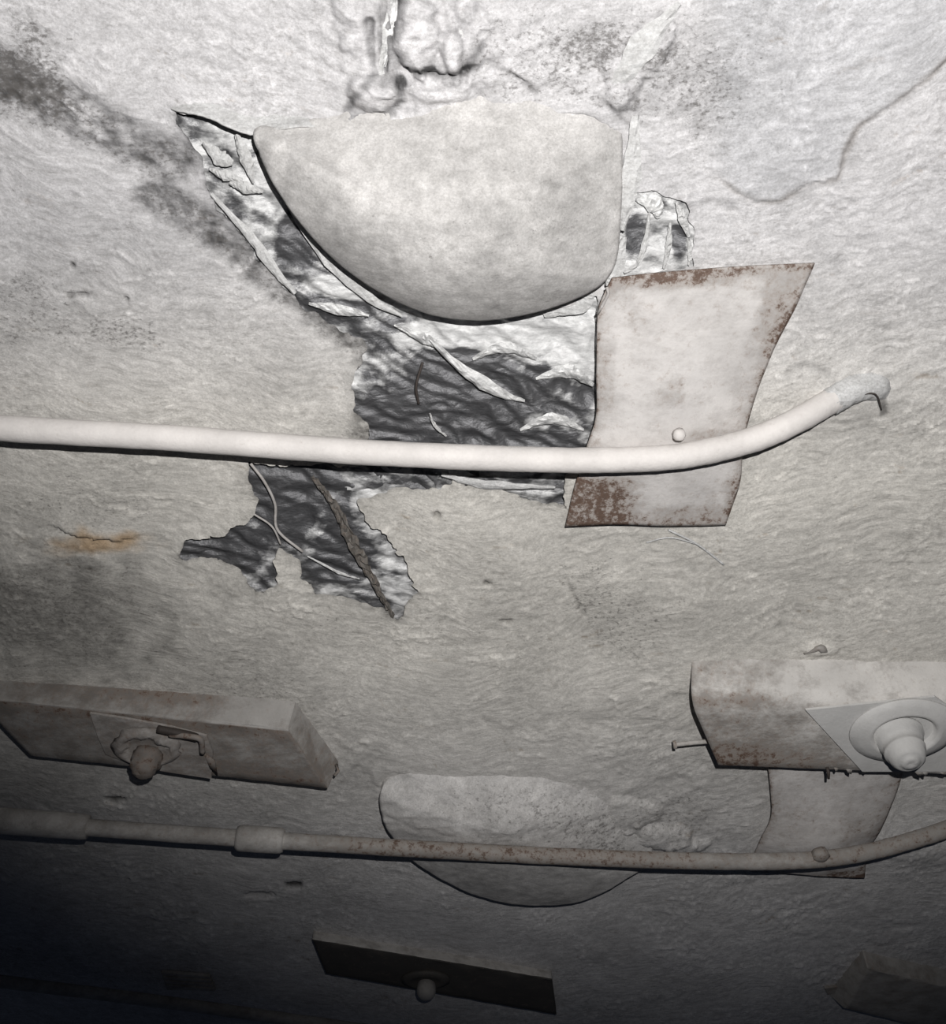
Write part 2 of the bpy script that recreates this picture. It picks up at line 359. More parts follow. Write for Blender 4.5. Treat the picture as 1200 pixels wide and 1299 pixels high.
    for line, a_, k in (([(468,25),(472,60),(474,78)], .008, .22),([(500,95),(492,80),(497,40),(503,0)], .008, .16),([(478,90),(470,100),(448,122),(440,140)], .006, .2),
                        ([(512,108),(506,130),(492,142),(470,148),(455,156)], .008, .22),([(520,84),(560,92),(580,90),(605,84)], .008, .2),([(612,58),(600,74),(588,90)], .006, .18),
                        ([(540,160),(565,165),(580,160)], .004, .15),([(690,152),(715,148),(745,150),(765,162)], .008, .2),([(840,20),(815,60),(800,90)], .004, .12),
                        ([(880,262),(905,255),(930,262)], .003, .1),([(415,160),(440,150),(470,152)], .006, .18),([(1058,492),(1068,484),(1090,480),(1108,488),(1116,496),(1121,522)], .005, .25),([(1000,470),(1020,460),(1050,470)], .003, .1)):
        d = sdist(px, py, line, False)+2.5*pn(X*60, Y*60, 314); w_ = 1-ss(1.5, 8, d); h -= a_*w_; val -= 1.45*k*w_  # cracks cut in, with their crevice shade also put into the colour
    for (x, y, rx, ry, k) in ((487,45,14,60,.20),(572,88,40,16,.16),(545,80,22,14,.2),(600,72,14,16,.15),(470,140,40,10,.10),(730,150,50,8,.14),(510,105,12,10,.22)):
        val -= k*blob(x, y, rx, ry, .6, .9, 400+x)
    # dark diagonal crease and thin threads
    for line, a_, k in (([(620,76),(648,90),(680,118)], .006, .25),([(770,128),(800,165)], .003, .12),([(718,735),(740,780)], .003, .1)):
        d = sdist(px, py, line, False); w_ = 1-ss(1, 4, d); h -= a_*w_; val -= k*w_
    # swelling round the pipe end and around the second dome
    for (x, y, rx, ry, a_) in ((1085,500,70,40,.018),(1060,640,120,60,.006),(480,1040,60,50,-.008),(1150,1070,70,24,.02),(1010,470,60,40,.006)):
        h += a_*np.exp(-((px-x)/rx)**2-((py-y)/ry)**2)
    # rim of every hole curls a little towards the room
    rim = np.exp(-np.clip(hd, 0, 1e3)/9.0); h += 0.006*rim*(0.4+fbm(X*12, Y*12, 2, 99)+.4)
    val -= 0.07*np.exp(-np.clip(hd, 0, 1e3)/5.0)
    val = np.clip(val, 0.07, 0.80)
    warm = ss(250, 640, py)*ss(1250, 800, py)
    col = np.stack([val*(1.0+.022*warm-.02*cool), val*(.985+.002*warm), val*(0.995-.078*warm+.02*cool), np.ones_like(val)], -1)
    col[..., :3] *= 1-tan[..., None]*np.array([.02, .16, .30])
    bw = np.clip(brown, 0, 1)[..., None]
    col[..., :3] = col[..., :3]*(1-bw) + np.array([0.42, 0.27, 0.13])*bw*(.6+.6*val[..., None])
    return h, hd, col, np.clip(speck, 0, 1), np.stack([u+.35*wx, v+.35*wy, 0*u], -1)

xs = np.linspace(-1.80, 1.80, 980)
ys = []; y = -0.30
while y < 3.60:
    ys.append(y); y += 0.0030*(1+max(0, y)*0.75)
ys = np.array(ys)
X, Y = np.meshgrid(xs, ys)
h, hd, col, speck, flow = ceiling_field(X, Y)
n, m = X.shape
idx = np.arange(n*m).reshape(n, m)
q = np.stack([idx[:-1, :-1], idx[1:, :-1], idx[1:, 1:], idx[:-1, 1:]], -1).reshape(-1, 4)
gy, gx = np.gradient(hd); gy /= np.gradient(ys)[:, None]; gx /= (xs[1]-xs[0]); g2 = gx*gx+gy*gy+1e-6
near = np.abs(hd) < 5.0; mv = np.where(near, np.clip(-hd/np.sqrt(g2), -.0040, .0040), 0)/np.sqrt(g2)
Xm = X+gx*mv; Ym = Y+gy*mv
keep = ~((hd < 0).ravel()[q].sum(1) >= 2)
q = q[keep]
used = np.zeros(n*m, bool); used[q.ravel()] = True; remap = np.cumsum(used)-1; q = remap[q]
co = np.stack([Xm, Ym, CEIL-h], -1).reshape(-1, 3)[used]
me = bpy.data.meshes.new('ceiling')
me.vertices.add(len(co)); me.vertices.foreach_set('co', co.astype(np.float32).ravel())
me.loops.add(q.size); me.loops.foreach_set('vertex_index', q.astype(np.int32).ravel())
me.polygons.add(len(q)); me.polygons.foreach_set('loop_start', np.arange(0, q.size, 4, dtype=np.int32))
me.update(calc_edges=True)
me.polygons.foreach_set('use_smooth', np.ones(len(q), bool))
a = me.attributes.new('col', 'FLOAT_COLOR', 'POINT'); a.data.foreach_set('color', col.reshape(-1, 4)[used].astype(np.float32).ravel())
a = me.attributes.new('speck', 'FLOAT', 'POINT'); a.data.foreach_set('value', speck.ravel()[used].astype(np.float32))
a = me.attributes.new('flow', 'FLOAT_VECTOR', 'POINT'); a.data.foreach_set('vector', flow.reshape(-1, 3)[used].astype(np.float32).ravel())
me.materials.append(M_coat)
ceiling = bpy.data.objects.new('ceiling', me); C.objects.link(ceiling)
ceiling['kind'] = 'structure'; ceiling['_b'] = [0, 0, 0]

# foil lining seen through each hole
def foil(poly, step_, paint_dark, seed, base=0.35, deep=.022):
    P = np.array([at(*p) for p in poly]); lo = P.min(0)-.03; hi = P.max(0)+.03
    X, Y = np.meshgrid(np.arange(lo[0], hi[0], step_), np.arange(lo[1], hi[1], step_))
    px, py = proj(X, Y, np.full(X.shape, CEIL))
    u = X*.75+Y*.65+.03*fbm(X*6, Y*6, 2, seed); v = Y*.8-X*.45+.03*fbm(X*6, Y*6, 2, seed+3)
    r = (1-np.abs(fbm(u*9, v*26, 2, seed+1)*2.2)); r2 = 1-np.abs(fbm(u*30, v*55, 2, seed+2)*2.2)
    h = low_h(X, Y)-deep+.009*np.clip(r, -.6, 1)+.0018*np.clip(r2, -.6, 1)
    p = base+.42*fbm(X*11+.2*r, Y*15+.2*r2, 4, seed+4, .6)+.10*np.clip(r, -.5, 1)
    for (x, y, rx, ry, k) in paint_dark:
        d = np.hypot((px-x)/rx, (py-y)/ry)+.35*fbm(X*20, Y*25, 3, seed+6)
        p = p+k*(1-ss(.55, 1.1, d))
    v_ = np.stack([X, Y, CEIL-h], -1).reshape(-1, 3)
    inside = (sdist(px, py, poly) < 26).ravel()
    f = [g for g in grid_faces(*X.shape) if inside[g[0]] and inside[g[2]]]
    us = np.zeros(len(v_), bool)
    for g in f:
        for k in g: us[k] = True
    rm = np.cumsum(us)-1
    f = [tuple(int(rm[k]) for k in g)[::-1] for g in f]
    return link('foil_lining', v_[us], f, M_foil, ceiling, attrs={'paint': np.clip(p, 0, 1).ravel()[us]})
foil(HOLES[0], .0045, [(590,500,85,70,-.75),(570,560,120,40,-.55),(700,570,50,30,-.3),(495,545,50,40,-.45),(700,500,60,50,-.25),(620,430,120,28,.6),(690,450,50,20,.2),(730,440,40,60,.6),(300,230,70,90,.14),
                       (370,310,26,50,-.35),(420,395,60,25,-.1),(440,370,60,20,.45),(620,600,90,12,.3),(700,520,40,50,.15)], 400, .37)
foil(HOLES[1], .005, [(360,640,50,50,-.85),(280,700,60,35,-.55),(430,720,50,30,-.35),(400,605,120,22,-.5),(470,650,34,40,.30),(505,715,26,50,.22),(440,680,40,60,-.25)], 440, .36)
foil(HOLES[2], .0045, [(830,300,60,60,-.05),(805,300,16,40,-.3),(862,310,12,30,-.3)], 480, .58, .012)

def flap(line, up, drop, seed):
    p = smooth_line(line, 60); v = []; k = 9
    for i, (x, y) in enumerate(p):
        e = math.sin(math.pi*i/59)**.5; jx = 1.6*float(fbm(i*.45, 0.3, 3, seed))
        for j in range(k):
            t = j/(k-1); q_ = at(x+up[0]*(1-t)*e, y+jx+up[1]*(1-t)*e, -.008+(.008+drop*e)*t**1.5); v.append(q_)
    return solidify(link('torn_flap', v, [g for g in grid_faces(60, k)], M_strip, ceiling), .003, -1)
flap([(214,137),(240,143),(265,149),(290,161),(320,170),(350,164),(380,160),(420,161)], (4, -36), .034, 520)
# loose strips, folds and wires of the torn lining
def ribbon(name, pts, w, mat, taper=(1, 1), crump=.002, seed=0, cup=.0, n=17, paint=.8, parent=None):
    p = smooth_line([at(x_, y_, d_*.6) for x_, y_, d_ in pts], n); t = np.gradient(p, axis=0); s = np.cross(t, [0, 0, 1]); s /= np.linalg.norm(s, axis=1)[:, None]
    k = 5; v = []
    for i in range(n):
        tp = np.interp(i/(n-1), [0, .5, 1], [taper[0]*.35, 1, taper[1]*.35])
        for j in range(k):
            a_ = (j/(k-1)-.5); e = w*tp*(1+.45*float(fbm(i*.5, j*.1+(3 if a_ > 0 else 0), 3, seed)))
            d = .45*cup*(1-4*a_*a_)+1.3*crump*float(fbm(i*.8, j*.9, 2, seed+9))
            v.append(p[i]+s[i]*a_*e-np.array([0, 0, d]))
    o = link(name, v, [g[::-1] for g in grid_faces(n, k)], mat, parent or ceiling, smooth=False, attrs={'paint': [paint]*len(v)})
    return solidify(o, .0014)
for i, (pts, w, kind, tp, cup) in enumerate((
    ([(268,246,.006),(318,300,.012),(345,338,.012),(374,372,.004)], .020, 0, (.6,.7), .006),
    ([(545,430,.010),(590,470,.016),(635,498,.010),(665,508,-.01)], .026, 1, (.4,.3), .010),
    ([(500,412,-.004),(540,430,.002),(560,440,-.004)], .020, 1, (.3,.5), .006),
    ([(345,205,-.004),(372,262,.004),(420,330,.006),(470,378,0),(510,400,-.006)], .030, 0, (.4,.5), .004),
    ([(392,385,-.006),(430,392,.0),(468,400,-.006)], .024, 1, (.3,.2), .006),
    ([(266,214,.004),(285,222,.012),(308,228,.004)], .018, 0, (.3,.6), .008),
    ([(292,232,.004),(312,238,.014),(334,243,.004)], .020, 0, (.6,.3), .008),
    ([(258,180,.004),(280,200,.010),(296,206,.006)], .030, 0, (.5,.7), .004),
    ([(300,170,.002),(312,200,.008),(322,232,.006)], .022, 0, (.8,.4), .006),
    ([(545,524,-.004),(552,540,.002),(566,553,-.002)], .006, 0, (.5,.3), .002),
    ([(560,602,.0),(600,612,.010),(650,616,.008),(704,618,-.004)], .022, 0, (.5,.3), .008),
    ([(600,455,-.01),(640,440,.0),(680,455,-.01)], .024, 1, (.3,.3), .008),
    ([(680,480,-.012),(720,470,.0),(752,488,-.01)], .030, 1, (.4,.5), .008),
    ([(660,545,-.012),(700,530,-.002),(740,545,-.012)], .026, 1, (.4,.4), .008),
    ([(690,400,-.004),(735,385,.004),(752,372,.006)], .040, 0, (.6,.7), .004),
    ([(824,268,-.002),(820,300,.006),(810,332,.006),(792,346,.002)], .010, 0, (.7,.7), .004),
    ([(850,282,-.004),(848,312,.002),(842,340,.0)], .010, 0, (.6,.8), .004),
    ([(858,256,.010),(866,278,.016),(874,300,.010)], .015, 0, (.7,.7), .002),
    ([(800,246,.000),(830,260,.006),(836,276,.004)], .030, 1, (.6,.7), .004),
    ([(872,300,-.002),(876,320,.002),(874,336,.0)], .010, 0, (.7,.7), .003),
    ([(486,60,.008),(482,90,.012),(484,104,.004)], .014, 0, (.6,.3), .006),
    ([(862,4,.010),(828,44,.030),(800,80,.034),(775,118,.016)], .050, 0, (.4,.6), .006),
    ([(574,20,.002),(580,52,.020),(586,82,.026)], .040, 0, (.8,.25), .010),
    ([(524,-8,.000),(532,26,.016),(536,62,.016)], .050, 0, (1.0,.40), .012),
    ([(500,-8,-.004),(494,40,.004),(486,84,.000)], .022, 1, (1,.8), .006),
    ([(390,705,-.004),(430,726,.002),(456,734,-.002)], .006, 0, (.4,.3), .002))):
    ribbon('foil_strip' if kind else 'torn_strip', pts, w, M_foil_pale if kind else M_strip, tp, .003, 500+i*7, cup, paint=.55 if kind else .9)
for i, (pts, w) in enumerate((([(396,604,-.012),(424,640,.002),(448,690,.006),(476,740,.008),(498,782,.002)], .024),)):
    o = ribbon('insulation_strip', pts, w, M_insul, (.9, .9), .012, 640+i*9, .006, n=46)
    a_ = o.data.attributes.new('rust', 'FLOAT', 'POINT'); a_.data.foreach_set('value', [.1]*len(o.data.vertices))
def wire(name, pts, r, mat, parent=None):
    v, f = tube(smooth_line([at(*p) for p in pts], 30), r, 8); return link(name, v, f, mat, parent or ceiling)
wire('wire', [(318,588,.002),(336,612,.006),(349,640,.004),(352,672,.004),(384,700,.0)], .0030, M_fit_old)
wire('wire', [(322,652,-.004),(345,668,.004),(356,690,.0)], .0022, M_fit_old)
wire('thread', [(848,672,.004),(884,690,.006),(918,716,.003)], .0026, M_strip)
wire('thread', [(820,688,.003),(850,682,.005),(884,690,.006)], .0018, M_strip)
wire('wire', [(531,512,-.006),(528,490,.004),(536,460,.0)], .0026, M_dark)

# ------------------------------------------------------------------ pipes
def pipe_path(pts, n): return smooth_line([at(*p) for p in pts], n)
loc = at(560, 580, 0); pipe1 = thing('pipe', 'thick white painted pipe across the middle, bent into the ceiling at its right end', 'pipe', loc, 'pipes along the ceiling')
P1 = [(-130,531,.085),(0,543,.085),(220,556,.085),(450,573,.085),(620,581,.085),(740,584,.085),(840,581,.085),(900,572,.080),(960,556,.066),(1010,534,.048),(1050,511,.028),(1078,495,.012)]
v, f = tube(pipe_path(P1, 220), .0245, 24, .0010, 3); link('tube', v, f, M_pipe, pipe1, attrs={'rust': np.full(len(v), .02)})
# torn wrapping collar at the pipe's end
v, f = tube(pipe_path([(1052,510,.024),(1078,495,.014),(1102,488,.000),(1118,492,-.02)], 26), np.interp(np.linspace(0,1,26), [0,.35,.8,1], [.0262,.029,.031,.026]), 24, .003, 9)
link('wrapping_collar', v, f, M_strip, pipe1)
v, f = tube(pipe_path([(1084,503,.034),(1104,499,.036),(1113,503,.034),(1118,520,.014)], 14), .0016, 6); link('wire', v, f, M_dark, pipe1)
v, f = lathe([(.012,-.006),(.012,.004),(.008,.010),(.003,.012)], *at(862,553,.080)[:2], CEIL-.075, 12, wob=.002); link('drip', v, f, M_pipe, pipe1)

loc = at(560, 1080, 0); pipe2 = thing('pipe', 'thinner weathered pipe with couplings, farther back under the second dome', 'pipe', loc, 'pipes along the ceiling')
P2 = [(-160,1026,.115),(0,1041,.115),(300,1063,.115),(600,1081,.115),(800,1090,.115),(950,1093,.115),(1040,1090,.112),(1100,1081,.104),(1150,1068,.088),(1200,1052,.065),(1260,1026,.02),(1290,1010,-.01)]
pp = pipe_path(P2, 260); v, f = tube(pp, .0205, 20, .0010, 13)
px_, _ = proj(v[:, 0], v[:, 1], v[:, 2]); link('tube', v, f, M_pipe_old, pipe2, attrs={'rust': .16+.42*ss(370, 480, px_)*ss(980, 800, px_)+.25*ss(900, 1060, px_)})
seg = lambda a_, b_, n_: smooth_line([at(a_, np.interp(a_, [p[0] for p in P2], [p[1] for p in P2]), .115), at((a_+b_)/2, np.interp((a_+b_)/2, [p[0] for p in P2], [p[1] for p in P2]), .115), at(b_, np.interp(b_, [p[0] for p in P2], [p[1] for p in P2]), .115)], n_)
v, f = tube(seg(-140, 112, 30), np.where(np.arange(30) > 28, .0285, .031), 24, .0008, 15); link('sleeve', v, f, M_pipe_old, pipe2, attrs={'rust': np.full(len(v), .05)})
v, f = tube(seg(300, 360, 16), np.interp(np.linspace(0,1,16), [0,.08,.92,1], [.027,.0315,.0315,.027]), 24, .0008, 17); link('coupling', v, f, M_pipe_old, pipe2, attrs={'rust': np.full(len(v), .08)})
v, f = lathe([(.020,-.01),(.020,.006),(.014,.012),(.004,.014)], *at(1040,1082,.112)[:2], CEIL-.118, 12, wob=.006); link('clamp', v, f, M_pipe_old, pipe2, attrs={'rust': np.full(len(v), .5)})

loc = at(200, 1270, 0); pipe3 = thing('pipe', 'dark pipe farthest from the camera, low in the left corner', 'pipe', loc, 'pipes along the ceiling')
v, f = tube(pipe_path([(-180,1222,.07),(0,1245,.07),(200,1270,.07),(430,1302,.07),(640,1332,.07)], 90), .017, 16, .0008, 21); link('tube', v, f, M_box, pipe3, attrs={'rust': np.full(len(v), .15)})

# ------------------------------------------------------------------ domed covers
def dome(label, outline, centre, hd_, seed, spots, base, pleats=False):
    root = thing('dome_cover', label, 'dome', at(*centre), 'domed covers in the ceiling')
    o = smooth_line(outline, 300, True); A = np.array([at(x, y, d) for x, y, d in o]); drop = o[:, 2]
    c = at(*centre); rings = 54; v = []; cols = []; sps = []; m_ = len(o)
    rr = np.concatenate([np.linspace(0.02, 1, rings), [1.0, 1.0]])
    for i, r in enumerate(rr):
        Pxy = c[:2]+(A[:, :2]-c[:2])*r
        if i >= rings:      # the skirt that goes up behind the rim
            Pxy = c[:2]+(A[:, :2]-c[:2])*(1-.006*(i-rings+1)); dr = drop-(.012 if i == rings else .11)
        else:
            dr = drop*ss(0, 1, np.full(m_, r))**.8 + (1-ss(0, 1, np.full(m_, r)))*max(drop)+ hd_*(1-r*r)**.9
        X_, Y_ = Pxy[:, 0], Pxy[:, 1]
        nz = .0035*fbm(X_*9, Y_*9, 3, seed)+.0016*fbm(X_*40, Y_*40, 3, seed+1)
        px, py = proj(X_, Y_, CEIL-dr)
        nz = nz + .012*fbm(X_*15, Y_*22, 4, seed+2)*ss(205, 120, py-base[1])
        if pleats:
            w_ = ss(165, 178, py)*ss(300, 215, py+.25*(px-330))*ss(440, 405, px+.1*(py-165)); q_ = (px+(py-165)*.10-330)/(1+.0*px)
            pl_ = np.abs(np.sin(q_/15.0+.6*np.sin(q_/23)))**.7; nz = nz+w_*(.008*pl_-.001)
        v += list(np.stack([X_, Y_, CEIL-dr-nz*(1 if i < rings else 0)], 1))
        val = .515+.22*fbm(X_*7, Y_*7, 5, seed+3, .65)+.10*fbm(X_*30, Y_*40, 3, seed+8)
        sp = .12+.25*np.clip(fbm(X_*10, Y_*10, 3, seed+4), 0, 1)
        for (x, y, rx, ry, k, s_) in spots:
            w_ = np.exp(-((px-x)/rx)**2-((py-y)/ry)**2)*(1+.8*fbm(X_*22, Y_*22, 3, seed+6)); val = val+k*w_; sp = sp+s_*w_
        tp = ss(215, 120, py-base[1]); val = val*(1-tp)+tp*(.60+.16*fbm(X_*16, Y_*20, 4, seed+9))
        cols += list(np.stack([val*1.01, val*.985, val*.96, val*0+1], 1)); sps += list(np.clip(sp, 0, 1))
    f = grid_faces(len(rr), m_, True); f.append(tuple(reversed(range(m_))))
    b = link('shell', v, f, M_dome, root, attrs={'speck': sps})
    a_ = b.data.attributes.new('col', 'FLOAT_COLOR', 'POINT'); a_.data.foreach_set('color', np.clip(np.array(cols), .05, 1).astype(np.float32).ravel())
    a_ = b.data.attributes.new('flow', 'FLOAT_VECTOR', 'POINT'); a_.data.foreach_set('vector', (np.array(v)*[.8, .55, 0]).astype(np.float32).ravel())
    return root
dome1 = dome('large white painted dome bulging from the ceiling beside the torn foil',
     [(322,166,.034),(345,228,.05),(382,285,.06),(430,335,.06),(480,370,.06),(540,398,.06),(600,407,.06),(660,401,.06),(720,384,.055),(762,362,.05),(782,330,.04),(788,270,.03),(790,205,.012),(784,155,-.006),(740,118,-.025),(650,100,-.025),(560,104,-.025),(480,118,-.022),(420,142,-.006),(365,160,.016)],
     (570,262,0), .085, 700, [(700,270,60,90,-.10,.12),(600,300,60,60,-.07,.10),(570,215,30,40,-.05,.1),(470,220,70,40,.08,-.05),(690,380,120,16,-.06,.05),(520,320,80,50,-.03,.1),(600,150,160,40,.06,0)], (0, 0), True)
dome2 = dome('smaller shaded dome behind the thinner weathered pipe',
     [(482,1008,.03),(490,1050,.045),(520,1089,.05),(560,1116,.05),(600,1135,.05),(650,1147,.05),(700,1150,.05),(750,1140,.048),(795,1116,.045),(826,1092,.02),(822,1055,-.004),(795,1018,-.014),(745,985,-.02),(680,968,-.02),(600,964,-.02),(540,970,-.016),(502,985,0)],
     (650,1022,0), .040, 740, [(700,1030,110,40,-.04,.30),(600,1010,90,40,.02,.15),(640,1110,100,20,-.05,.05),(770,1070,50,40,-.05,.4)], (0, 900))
# cloth seam along the right side of the big dome
ribbon('seam_strip', [(806,146,.010),(803,200,.022),(797,250,.034),(790,292,.040)], .034, M_strip, (.9,.5), .004, 760, .006, parent=dome1)
ribbon('seam_strip', [(792,300,.040),(786,325,.044),(776,352,.050),(770,362,.052)], .028, M_strip, (.5,.35), .003, 767, .006, parent=dome1)

# ------------------------------------------------------------------ rusty bent plates
def coons(top, bot, left, right, n, m):
    t = smooth_line(top, m); b = smooth_line(bot, m); l = smooth_line(left, n); r = smooth_line(right, n)
    u = np.linspace(0, 1, m)[None, :, None]; v = np.linspace(0, 1, n)[:, None, None]
    return (1-v)*t[None]+v*b[None]+(1-u)*l[:, None]+u*r[:, None]-((1-u)*(1-v)*t[0]+u*(1-v)*t[-1]+(1-u)*v*b[0]+u*v*b[-1])
def plate(label, top, bot, left, right, bulge, seed, rust_spots, mat, n=90, m=60):
    T = [np.array([at(*p) for p in e]) for e in (top, bot, left, right)]
    G = coons(*T, n, m); g = coons(*[np.array(e, float) for e in (top, bot, left, right)], n, m)
    U, V = np.meshgrid(np.linspace(0, 1, m), np.linspace(0, 1, n))
    G[..., 2] -= bulge(U, V)+.0018*fbm(U*6, V*9, 3, seed)
    e = np.minimum(np.minimum(U, 1-U), np.minimum(V, 1-V))
    rust = .62*np.exp(-e/.045)+.28*np.clip(fbm(U*5, V*6, 3, seed+2), 0, 1)
    for (x, y, rx, ry, k) in rust_spots: rust += k*np.exp(-((g[..., 0]-x)/rx)**4-((g[..., 1]-y)/ry)**4)
    root = thing('cover_plate', label, 'plate', at(*top[0][:2]), 'rusty plates beside the domes')
    o = link('sheet', G.reshape(-1, 3), [q_ for q_ in grid_faces(n, m)], mat, root, attrs={'rust': np.clip(rust, 0, 1).ravel()})
    solidify(o, .004, -1)
    return root, G
pl1, G1 = plate('large rust-edged bent metal plate behind the bend of the thick white pipe',
    [(776,352,.040),(830,346,.026),(930,338,.018),(1033,333,.014)], [(717,667,.022),(780,664,.022),(850,666,.020),(920,665,.016)],
    [(776,352,.040),(766,372,.040),(758,400,.036),(757,470,.036),(757,525,.036),(745,565,.034),(728,620,.026),(717,667,.022)],
    [(1033,333,.014),(1008,390,.014),(982,440,.014),(958,500,.015),(942,560,.018),(938,610,.018),(920,665,.016)],
    lambda U, V: .018*np.sin(np.pi*U)**.8*np.exp(-((V-.62)/.22)**2)+.010*np.sin(np.pi*U)*np.sin(np.pi*V), 800,
    [(760,632,48,34,.85),(815,352,70,14,.45),(880,350,60,12,.35),(985,400,26,50,.42),(900,548,36,9,.45),(800,395,30,18,.2),(770,470,10,50,.25),(848,490,18,20,.32),(890,650,60,12,.25),(930,630,12,30,.35),(1020,345,20,14,.15)], M_plate)
pl2, G2 = plate('smaller rust-flecked curved plate below the socketed lamp housing at right',
    [(972,957,.030),(1030,956,.022),(1090,956,.02),(1150,957,.016)], [(952,1104,.016),(1000,1106,.016),(1050,1110,.016),(1096,1113,.016)],
    [(972,957,.030),(977,1000,.03),(978,1035,.03),(966,1062,.026),(956,1085,.02),(952,1104,.016)],
    [(1150,957,.016),(1138,1000,.016),(1118,1048,.016),(1100,1080,.016),(1096,1113,.016)],
    lambda U, V: .034*np.sin(np.pi*U)**.8*np.exp(-((V-.62)/.25)**2), 820, [(1060,1015,70,40,.10),(1090,1050,30,24,.26),(1080,1108,40,12,.5),(1000,1040,20,30,.12)], M_plate, 70, 50)
v, f = tube([at(770,364,.05), at(772,372,.052), at(764,388,.05), at(758,398,.042)], .003, 8); link('curled_edge', v, f, M_plate, pl1, attrs={'rust': np.full(len(v), .3)})

# ------------------------------------------------------------------ ceiling lamp housings
def housing(label, A, B, D_, Cc, drop, mat, seed, round_=.0, rust=.1, rust_f=None, near_mat=None, group='lamp housings under the ceiling'):
    """A: near edge on the ceiling, B: near lower edge, Cc: far lower edge, D_: far edge on the ceiling (each left, right)"""
    root = thing('lamp_housing', label, 'lamp', at((B[0][0]+B[1][0])/2, (B[0][1]+Cc[0][1])/2, 0), group)
    n = 70; secs = []
    for s_ in (0, 1):
        a_ = at(*A[s_], -.012); b_ = at(*B[s_], drop); c_ = at(*Cc[s_], drop); d_ = at(*D_[s_], -.012)
        k = max(round_, .006)
        e1 = b_+(a_-b_)/np.linalg.norm(a_-b_)*k; e2 = b_+(c_-b_)/np.linalg.norm(c_-b_)*k
        arc = [e1*(1-t)**2+2*b_*t*(1-t)+e2*t*t for t in np.linspace(0, 1, 7)]
        g1 = c_+(b_-c_)/np.linalg.norm(b_-c_)*.004; g2 = c_+(d_-c_)/np.linalg.norm(d_-c_)*.004
        secs.append(np.array([a_]+[a_+(e1-a_)*t for t in (.25, .5, .75)]+arc+[e2+(g1-e2)*t for t in (.12, .25, .37, .5, .62, .75, .88)]+[g1, g2, d_]))
    m_ = len(secs[0]); v = []; r_ = []
    for i in range(n):
        t = i/(n-1); S = secs[0]*(1-t)+secs[1]*t
        for j in range(m_):
            w_ = .0030*float(fbm(t*14, j*.5, 3, seed))*(0 if j in (0, m_-1) else 1)
            v.append(S[j]-np.array([0, w_*.4, w_]))
            r_.append(rust+.15*float(fbm(t*9, j*.4, 2, seed+4))+(rust_f(t, j/(m_-1)) if rust_f else 0))
    f = [q_[::-1] for q_ in grid_faces(n, m_)]
    f += [tuple(range(m_)), tuple(reversed(range((n-1)*m_, n*m_)))]
    o = link('housing_body', v, f, mat, root, smooth=False, attrs={'rust': np.clip(r_, 0, 1)})
    o.data.polygons.foreach_set('use_smooth', [len(p.vertices) == 4 for p in o.data.polygons])
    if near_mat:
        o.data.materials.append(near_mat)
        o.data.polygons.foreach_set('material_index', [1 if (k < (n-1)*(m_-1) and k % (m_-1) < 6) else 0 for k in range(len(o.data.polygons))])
    return root
def flat_plate(name, poly, drop, th, mat, root, rust=.1, edge=.0):
    p = [at(x, y, drop) for x, y in poly]; k = len(p); v = p+[q_+np.array([0, 0, th]) for q_ in p]
    f = [tuple(range(k)), tuple(reversed(range(k, 2*k)))]+[(i, k+i, k+(i+1) % k, (i+1) % k) for i in range(k)]
    return link(name, v, f, mat, root, smooth=False, attrs={'rust': np.full(2*k, rust)})
def above(x, y, drop): # where the vertical over a hanging point meets the ceiling
    p = at(x, y, drop); a_, b_ = proj(p[0], p[1], np.array(CEIL)); return (float(a_), float(b_))
# left housing
B, Cc, dr = ((-34,884),(365,926)), ((40,960),(416,1001)), .070
hl = housing('long grimy box lamp at left with a broken rusty socket', [above(*B[0], dr), (377,882)], B, [above(*Cc[0], dr), (432,960)], Cc, dr, M_box, 900, .008, .20,
             lambda t, s_: .38*math.exp(-((s_-.06)/.07)**2)*math.exp(-((t-.50)/.35)**2)-.55*math.exp(-((t-.90)/.10)**2)*(s_ < .42)+.10*(s_ > .45)+.35*math.exp(-((s_-.50)/.06)**2)+.3*math.exp(-((s_-.84)/.06)**2)*ss(.5,.9,t))
hlp = flat_plate('mounting_plate', [(114,905),(160,912),(215,922),(262,934),(270,955),(268,988),(215,980),(176,973),(134,957),(124,935)], .078, .006, M_fit_old, hl, .22)
cx, cy, _ = at(186,948,.08)
v, f = lathe([(.078,-.002),(.077,.004),(.066,.014),(.056,.017),(.050,.008),(.044,.002)], cx, cy, CEIL-.080, 40, wob=.016, seed=5, sy=.8); link('socket_ring', v, f, M_fit_old, hlp, attrs={'rust': np.full(len(v), .25)})
v, f = lathe([(.038,0),(.036,.02),(.030,.024),(.029,.044),(.024,.047),(.022,.056),(.014,.060),(.004,.061)], *at(188,958,.08)[:2], CEIL-.08, 24, wob=.009, seed=6); link('lamp_holder', v, f, M_box, hlp, attrs={'rust': np.full(len(v), .55)})
v, f = tube(smooth_line([at(215,932,.095), at(236,934,.102), at(254,938,.104), at(257,955,.10)], 20), .0065, 10, .001, 7); link('bent_bracket', v, f, M_fit_old, hlp, attrs={'rust': np.full(len(v), .5)})
v, f = tube(smooth_line([at(200,925,.09), at(226,930,.094), at(250,936,.09)], 12), .010, 10, .002, 8); link('clip', v, f, M_dark, hlp)
v, f = tube([at(424,984,.06), at(429,978,.05), at(427,970,.03)], .004, 8); link('end_hook', v, f, M_box, hl, attrs={'rust': np.full(8*3, .5)})
v = [at(258,955,.08), at(272,965,.082), at(276,985,.08), at(266,975,.079)]; o = link('torn_tab', v, [(0,1,2,3)], M_fit_old, hlp, attrs={'rust': [.5]*4}); solidify(o, .003)
